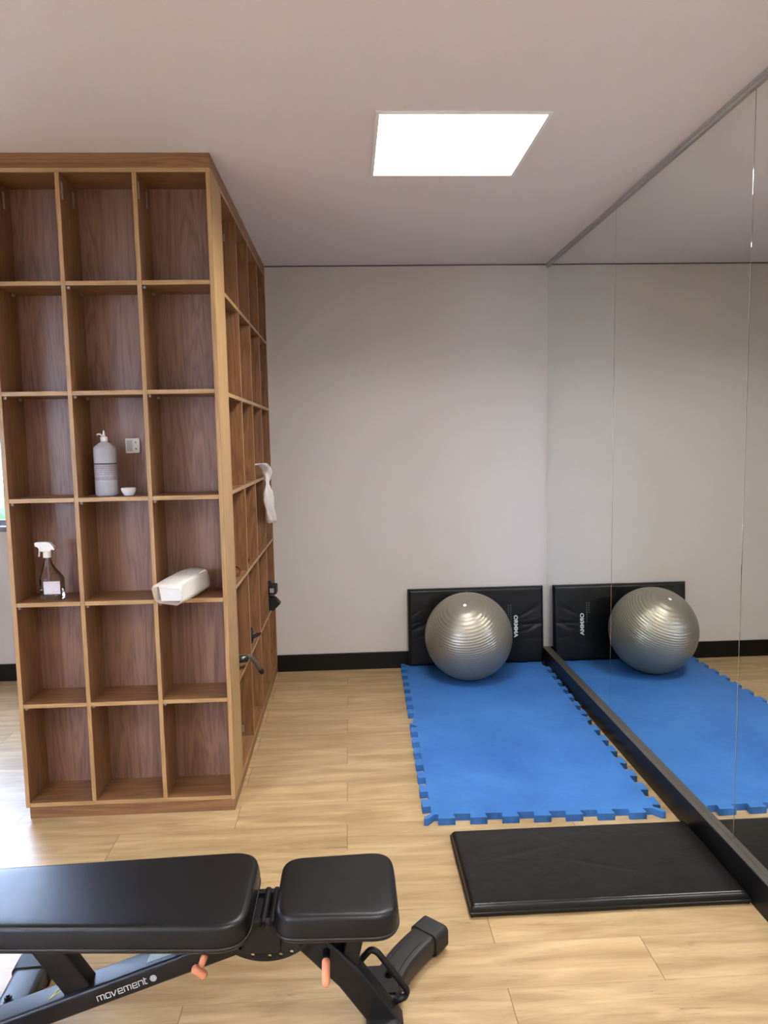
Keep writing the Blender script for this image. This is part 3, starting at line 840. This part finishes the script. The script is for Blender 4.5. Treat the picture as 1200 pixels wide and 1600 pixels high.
# maker's word on the side of the beam, in strokes
def glyphs():
    x = 0; st = []; Hh = 1.0
    def add(strokes, wdt):
        nonlocal x
        st.extend([[(x+a, b) for a, b in s] for s in strokes]); x += wdt+.28
    m_g = [[(0, 0), (.06, Hh), (1.3, Hh), (1.42, .85), (1.3, 0)], [(.70, 0), (.76, Hh)]]
    o_g = [[(.12, Hh), (.95, Hh), (.85, 0), (.05, 0), (-.02, .15), (.06, .9), (.14, Hh)]]
    v_g = [[(0, Hh), (.22, 0), (.30, 0), (.95, Hh)]]
    e_g = [[(.92, 0), (.05, 0), (0, .12), (.08, .9), (.15, Hh), (.9, Hh), (.88, .48), (.1, .48)]]
    n_g = [[(0, 0), (.06, Hh), (.85, Hh), (.95, .86), (.85, 0)]]
    t_g = [[(.08, 1.35), (0, .1), (.1, 0), (.42, 0)], [(.05, Hh), (.5, Hh)]]
    for g_, w_ in ((m_g, 1.42), (o_g, .95), (v_g, .95), (e_g, .92), (m_g, 1.42), (e_g, .92), (n_g, .95), (t_g, .45)): add(g_, w_)
    return st, x
st, wt = glyphs()
k = .138/wt
MT = Matrix((Vector((math.cos(ba), 0, math.sin(ba))), Vector((-math.sin(ba), 0, math.cos(ba))), Vector((0, -1, 0)))).transposed().to_4x4()
MT.translation = (-.672, BY-.0404, .1705)
obj('wordmark', ribbon([[(a*k, b*k*.98) for a, b in s] for s in st], .0022, .0006, MT), m_print, beam)
LG = MT.copy(); LG.translation = Vector((-.672, BY-.0404, .1705))+Vector((math.cos(ba), 0, math.sin(ba)))*.152+Vector((-math.sin(ba), 0, math.cos(ba)))*.0075
bm = flat([circ(0, 0, .0085, 28), circ(0, 0, .0070, 28)[::-1]], .0006, LG)
for q in range(5):
    a = 2*PI*q/5+.3
    merge(bm, flat([circ(.0042*math.cos(a), .0042*math.sin(a), .0018, 10)], .0006, LG))
    merge(bm, ribbon([[(.0012*math.cos(a+.6), .0012*math.sin(a+.6)), (.0066*math.cos(a+.63), .0066*math.sin(a+.63))]], .0011, .0006, LG))
obj('round_emblem', bm, m_print, beam)

# ------------------------------------------------------------------ things on the front shelves
z3, z4 = ZL[3]+.0092, ZL[2]+.0092
# big translucent dispenser bottle
t = thing('dispenser_bottle', 'tall translucent white bottle with nozzle cap and grey label on the third shelf', 'bottle', (-1.018, 3.12, z3))
bm = bmesh.new(); lathe(bm, [(.038, 0), (.044, .004), (.0455, .012), (.0455, .195), (.043, .205), (.022, .222), (.014, .226), (.0125, .232), (.0125, .236)], (-1.018, 3.12, z3), 40, 1, .82)
obj('body', bm, m_milk, t, smooth=True)
bm = bmesh.new(); lathe(bm, [(.0145, .229), (.0145, .246), (.011, .249), (.0055, .251), (.0048, .262), (.002, .274)], (-1.018, 3.12, z3), 24); cp = autosmooth(obj('cap', bm, m_white, t))
bm = bmesh.new(); sweep(bm, arcpath([(-1.024, 3.12, z3+.251), (-1.034, 3.118, z3+.259), (-1.040, 3.117, z3+.259), (-1.046, 3.116, z3+.256)], .005), .0028, 8); obj('tip_strap', bm, m_white, cp, smooth=True)
bm = bmesh.new()
def band(bm, c, R_, sy, a0, a1, zz0, zz1, n=24):
    pr = None
    for k in range(n+1):
        a = math.radians(a0+(a1-a0)*k/n); p = [bm.verts.new((c[0]+R_*math.cos(a), c[1]+R_*sy*math.sin(a), c[2]+z)) for z in (zz0, zz1)]
        if pr: bm.faces.new((pr[0], p[0], p[1], pr[1]))
        pr = p
c_ = (-1.018, 3.12, z3)
band(bm, c_, .0459, .82, 180, 360, .066, .131); obj('label_sheet', bm, plain('grey_label', (160, 152, 158), .6, noise=.2, scale=90), t)
bm = bmesh.new(); band(bm, c_, .0464, .82, 178, 362, .1325, .138); obj('marking_line', bm, plain('dark_ink', (34, 34, 40), .6), t)
bm = bmesh.new()
for zz in (.124, .115, .106, .098, .090, .078, .072): band(bm, c_, .0462, .82, 195, 345, zz, zz+.0016)
obj('label_print', bm, m_printdim, t)

# clear spray bottle
cx, cy = -1.266, 3.115
t = thing('spray_bottle', 'clear spray bottle with white trigger head on the left of the fourth shelf', 'spray bottle', (cx, cy, z4))
def ring_stack(rows, seg=36):
    bm = bmesh.new(); rings = []
    for (ox, ax_, ay_, z) in rows:
        rg = []
        for k in range(seg):
            a = 2*PI*k/seg; ca_, sa_ = math.cos(a), math.sin(a); e = .55
            rg.append(bm.verts.new((cx+ox+ax_*math.copysign(abs(ca_)**e, ca_), cy+ay_*math.copysign(abs(sa_)**e, sa_), z4+z)))
        rings.append(rg)
    for a, b in zip(rings, rings[1:]):
        for k in range(seg): bm.faces.new((a[k], a[(k+1) % seg], b[(k+1) % seg], b[k]))
    bm.faces.new(rings[0][::-1]); bm.faces.new(rings[-1]); return bm
rows = [(0, .040, .026, .0), (0, .046, .030, .004), (0, .0475, .031, .012), (0, .0475, .031, .086), (-.001, .044, .029, .098), (-.005, .034, .024, .115), (-.010, .024, .018, .135), (-.013, .016, .014, .155), (-.013, .012, .012, .176), (-.013, .012, .012, .186)]
obj('bottle_body', ring_stack(rows), m_pet, t, smooth=True)
rows = [(0, .038, .024, .003), (0, .0445, .028, .007), (0, .0455, .029, .014), (0, .0455, .029, .045), (0, .044, .028, .0455)]
obj('liquid', ring_stack(rows), m_liquid, t, smooth=True)
bm = bmesh.new(); cyl(bm, (cx-.013, cy, z4+.185), (cx-.008, cy, z4+.02), .0025, seg=8); obj('dip_tube', bm, m_clear, t)
bm = bmesh.new(); box(bm, cx-.024, cx+.044, cy-.0318, cy-.0312, z4+.028, z4+.082); obj('paper_label', bm, plain('pale_label', (206, 200, 206), .6, noise=.1, scale=90), t)
MX_ = Matrix.Translation((0, cy, 0)) @ Matrix.Rotation(PI/2, 4, 'X')
hx, hz = cx-.013, z4
prof = [(hx-.046, hz+.243), (hx-.044, hz+.228), (hx-.034, hz+.226), (hx-.026, hz+.212), (hx-.022, hz+.206), (hx+.018, hz+.206), (hx+.020, hz+.214), (hx+.036, hz+.212), (hx+.030, hz+.228), (hx+.016, hz+.243), (hx-.004, hz+.247), (hx-.040, hz+.246)]
bm = flat([prof], .024, MX_); bmesh.ops.bevel(bm, geom=[e for e in bm.edges if e.is_boundary is False and e.calc_face_angle(0) > .6], offset=.002, segments=2, affect='EDGES')
hd = obj('spray_head', bm, m_white, t)
bm = bmesh.new(); lathe(bm, [(.0165, .180), (.0165, .200), (.0155, .208), (.012, .209)], (hx, cy, z4), 24); autosmooth(obj('collar', bm, m_white, hd))
bm = bmesh.new(); sweep(bm, [(hx-.030, cy, hz+.228), (hx-.030, cy, hz+.205), (hx-.034, cy, hz+.184)], 0, prof=rprof(.012, .005, .002, 3), up=(1, 0, 0)); obj('trigger', bm, m_white, hd)

# wall switch plate and little white dish
t = thing('wall_switch', 'small square white switch plate on the back panel beside the bottle', 'switch', (-.936, YD, 1.58))
obj('plate', B(-.967, -.906, YD-.011, YD, 1.548, 1.612, bev=.003), m_white, t)
obj('rocker', B(-.961, -.938, YD-.0135, YD-.011, 1.556, 1.604, bev=.001), plain('grey_rocker', (186, 182, 192), .4), t)
for zz in (1.566, 1.594): 
    bm = bmesh.new(); cyl(bm, (-.922, YD-.0125, zz), (-.922, YD-.0105, zz), .0035, seg=12); obj('socket_hole', bm, m_grey, t)
bm = bmesh.new(); lathe(bm, [(.016, 0), (.021, .003), (.028, .015), (.0315, .026), (.031, .031), (.027, .033), (.014, .034), (.002, .034)], (-.926, 3.115, z3), 32, 1, .8)
tag(autosmooth(obj('white_dish', bm, m_white, loc=(-.926, 3.115, z3)), 50), 'tiny oval white dish on the shelf beside the tall bottle', 'dish')

# pack of paper towels in clear film, poking out over the shelf edge
t = thing('paper_towel_pack', 'film-wrapped pack of white paper towels poking out over the shelf edge', 'paper towels', (-.72, 3.09, z4))
a0 = Vector((-.742, 2.985, z4+.040)); a1 = Vector((-.668, 3.170, z4+.064))
dr = (a1-a0).normalized(); rt = dr.cross(Vector((0, 0, 1))).normalized(); upv = rt.cross(dr)
MP = Matrix((rt, dr, upv)).transposed().to_4x4(); MP.translation = (a0+a1)/2
L2 = (a1-a0).length/2
bm = B(-.054, .054, -L2, L2, -.038, .038, bev=.005)
bm.transform(Matrix.Rotation(math.radians(-4), 4, 'Y')); bm.transform(MP); obj('paper_stack', bm, m_paper, t)
bm = bmesh.new(); sg = 40; rings = []
random.seed(9)
secs = [(-L2-.032, 1.16, .78), (-L2-.018, 1.14, 1.0), (-L2-.004, 1.08, 1.02), (-L2*.6, 1.06, 1.10), (-L2*.2, 1.05, 1.12), (L2*.2, 1.06, 1.10), (L2*.6, 1.05, 1.08), (L2-.005, 1.06, 1.04), (L2+.010, .96, .75), (L2+.020, .8, .25)]
ph = [random.random()*6 for _ in range(4)]
for i, (yy_, kx, kz) in enumerate(secs):
    rg = []
    for k_ in range(sg):
        a = 2*PI*k_/sg; ca_, sa_ = math.cos(a), math.sin(a); e = .32
        x = .057*kx*math.copysign(abs(ca_)**e, ca_); z = .042*kz*math.copysign(abs(sa_)**e, sa_)
        wv = .0022*math.sin(3*a+ph[0]+i*.9)+.0016*math.sin(7*a+ph[1]-i*1.7)+.0015*(random.random()-.5)
        rg.append(bm.verts.new((x+wv, yy_+(.010*math.sin(2*a+ph[2]) if i < 2 else 0)+.002*random.random(), z+wv)))
    rings.append(rg)
for a, b in zip(rings, rings[1:]):
    for k_ in range(sg): bm.faces.new((a[k_], a[(k_+1) % sg], b[(k_+1) % sg], b[k_]))
bm.faces.new(rings[-1])
bm.transform(MP); 
def film():
    q = N('thin_film'); set_b(q.b, (236, 230, 220), .25, 0, .6); q.b.inputs['Alpha'].default_value = .5
    tc = q.n('ShaderNodeTexCoord'); n = q.n('ShaderNodeTexNoise', i_Scale=35.0, i_Detail=4.0, i_Distortion=2.0); q.l(tc.outputs['Object'], n.inputs['Vector'])
    q.bump(n.outputs['Fac'], .6, .006); return q.m
obj('film_wrap', bm, film(), t, smooth=True)

# ------------------------------------------------------------------ things on the side shelves
# crumpled white cloth strip
random.seed(3)
pth = [(-.560, 4.23, 1.452), (-.515, 4.26, 1.463), (-.503, 4.36, 1.425), (-.505, 4.40, 1.375), (-.508, 4.40, 1.330), (-.506, 4.41, 1.270), (-.504, 4.45, 1.200), (-.502, 4.50, 1.130), (-.500, 4.54, 1.085)]
wd = [.05, .085, .095, .045, .030, .075, .085, .085, .080]
P = arcpath(pth, .03, 3); bm = bmesh.new(); rings = []
seg = 14
def lerp(a, n_, i): 
    s = i/(n_-1)*(len(a)-1); k = min(int(s), len(a)-2); return a[k]*(1-s+k)+a[k+1]*(s-k)
for i, p in enumerate(P):
    w2 = lerp(wd, len(P), i); rg = []
    for k in range(seg):
        a = 2*PI*k/seg
        rg.append(bm.verts.new(p+Vector((.018+w2*.30*math.cos(a)+.008*math.sin(a)+.005*math.sin(3*a+i*.7)+.003*(random.random()-.5), w2*math.cos(a)*.35-.010*math.sin(a), .004*(random.random()-.5)))))
    rings.append(rg)
for a, b in zip(rings, rings[1:]):
    for k in range(seg): bm.faces.new((a[k], a[(k+1) % seg], b[(k+1) % seg], b[k]))
bm.faces.new(rings[0][::-1]); bm.faces.new(rings[-1])
tag(obj('cloth_strip', bm, m_cloth, loc=(-.505, 4.4, 1.37), smooth=True), 'crumpled white cloth strip hanging over a shelf edge of the side bookcase', 'cloth')
# cord loop lying in the first column
zc = ZL[2]+.0092
pts = [(-.60+.055*math.cos(a), 3.57+.085*math.sin(a), zc+.004+.022*max(0, math.sin(a*1.0+.4))) for a in [2*PI*k/40 for k in range(41)]]
bm = bmesh.new(); sweep(bm, pts, .004, 8, caps=False)
o = obj('cord_loop', bm, m_brown, loc=(-.6, 3.57, zc), smooth=True); tag(o, 'thin red-brown cord loop on the side bookcase shelf, nearest column', 'cord')
bm = bmesh.new(); box(bm, -.575, -.548, 3.90, 3.945, zc, zc+.022, bev=.006); box(bm, -.57, -.552, 3.91, 3.935, zc+.022, zc+.04, bev=.004)
tag(obj('strap_buckle', bm, m_black, loc=(-.56, 3.92, zc)), 'tiny black buckle on the side bookcase shelf, second column, beside the cord loop', 'buckle')
# black cuff standing in the second column, one level lower
zd = ZL[1]+.0092
t = thing('ankle_cuff', 'small black strap cuff on a lower shelf of the side bookcase, second column', 'cuff', (-.56, 3.90, zd))
bm = bmesh.new()
pts = [(-.562+.022*math.cos(a), 3.90+.035*math.sin(a), 0) for a in [2*PI*k/24 for k in range(24)]]
ri = [[bm.verts.new((x+off*math.cos(2*PI*k/24), y+off*math.sin(2*PI*k/24), zd+z)) for k, (x, y, _) in enumerate(pts)] for off, z in ((0, 0.0), (.004, .02), (.002, .075), (-.004, .075), (-.004, .0))]
for a, b in zip(ri, ri[1:]+ri[:1]):
    for k in range(24): bm.faces.new((a[k], a[(k+1) % 24], b[(k+1) % 24], b[k]))
obj('cuff_band', bm, m_black, t, smooth=True)
bm = bmesh.new(); sweep(bm, arcpath([(-.545, 3.885, zd+.03), (-.515, 3.89, zd+.045), (-.50, 3.92, zd+.04)], .02), 0, prof=rprof(.02, .004, .0018, 2), up=(0, 1, 0)); obj('tab', bm, m_black, t)
# bent grey and black grip handle hanging out of the first column
t = thing('grip_handle', 'bent grey tube handle with black grip jutting out of the side bookcase', 'handle', (-.52, 3.42, zd))
bm = bmesh.new(); sweep(bm, arcpath([(-.66, 3.36, zd+.045), (-.56, 3.40, zd+.055), (-.515, 3.46, zd+.045)], .03), .018, 14); obj('grip', bm, m_black, t, smooth=True)
bm = bmesh.new(); sweep(bm, arcpath([(-.535, 3.42, zd+.055), (-.500, 3.48, zd+.050), (-.485, 3.56, zd-.005), (-.470, 3.66, zd-.085)], .05, 8), .0105, 14); obj('tube', bm, m_grey, t, smooth=True)
bm = bmesh.new(); sweep(bm, [(-.4735, 3.637, zd-.066), (-.4685, 3.670, zd-.093)], .0125, 14); obj('end_plug', bm, m_black, t)
bm = bmesh.new(); box(bm, -.62, -.54, 3.33, 3.42, zd, zd+.03, bev=.008); obj('base_pad', bm, m_black, t)
# two black items at the far end
t = thing('weight_cuff', 'black cuff with pale label and wedge, at the side bookcase end next to the wall', 'cuff', (-.56, 4.66, zd))
obj('pouch', B(-.640, -.5235, 4.575, 4.78, zd, zd+.170, bev=.012), m_black, t)
fl = obj('upper_flap', B(-.5245, -.474, 4.572, 4.66, zd+.118, zd+.176, bev=.006), m_black, t)
obj('pale_label', B(-.516, -.490, 4.5695, 4.572, zd+.130, zd+.158), m_clear, fl)
bm = flat([[(-.5245, zd+.016), (-.500, zd+.008), (-.455, zd+.052), (-.486, zd+.088), (-.5245, zd+.092)]], .07, Matrix.Translation((0, 4.62, 0)) @ Matrix.Rotation(PI/2, 4, 'X'))
obj('lower_wedge', bm, m_black, t)
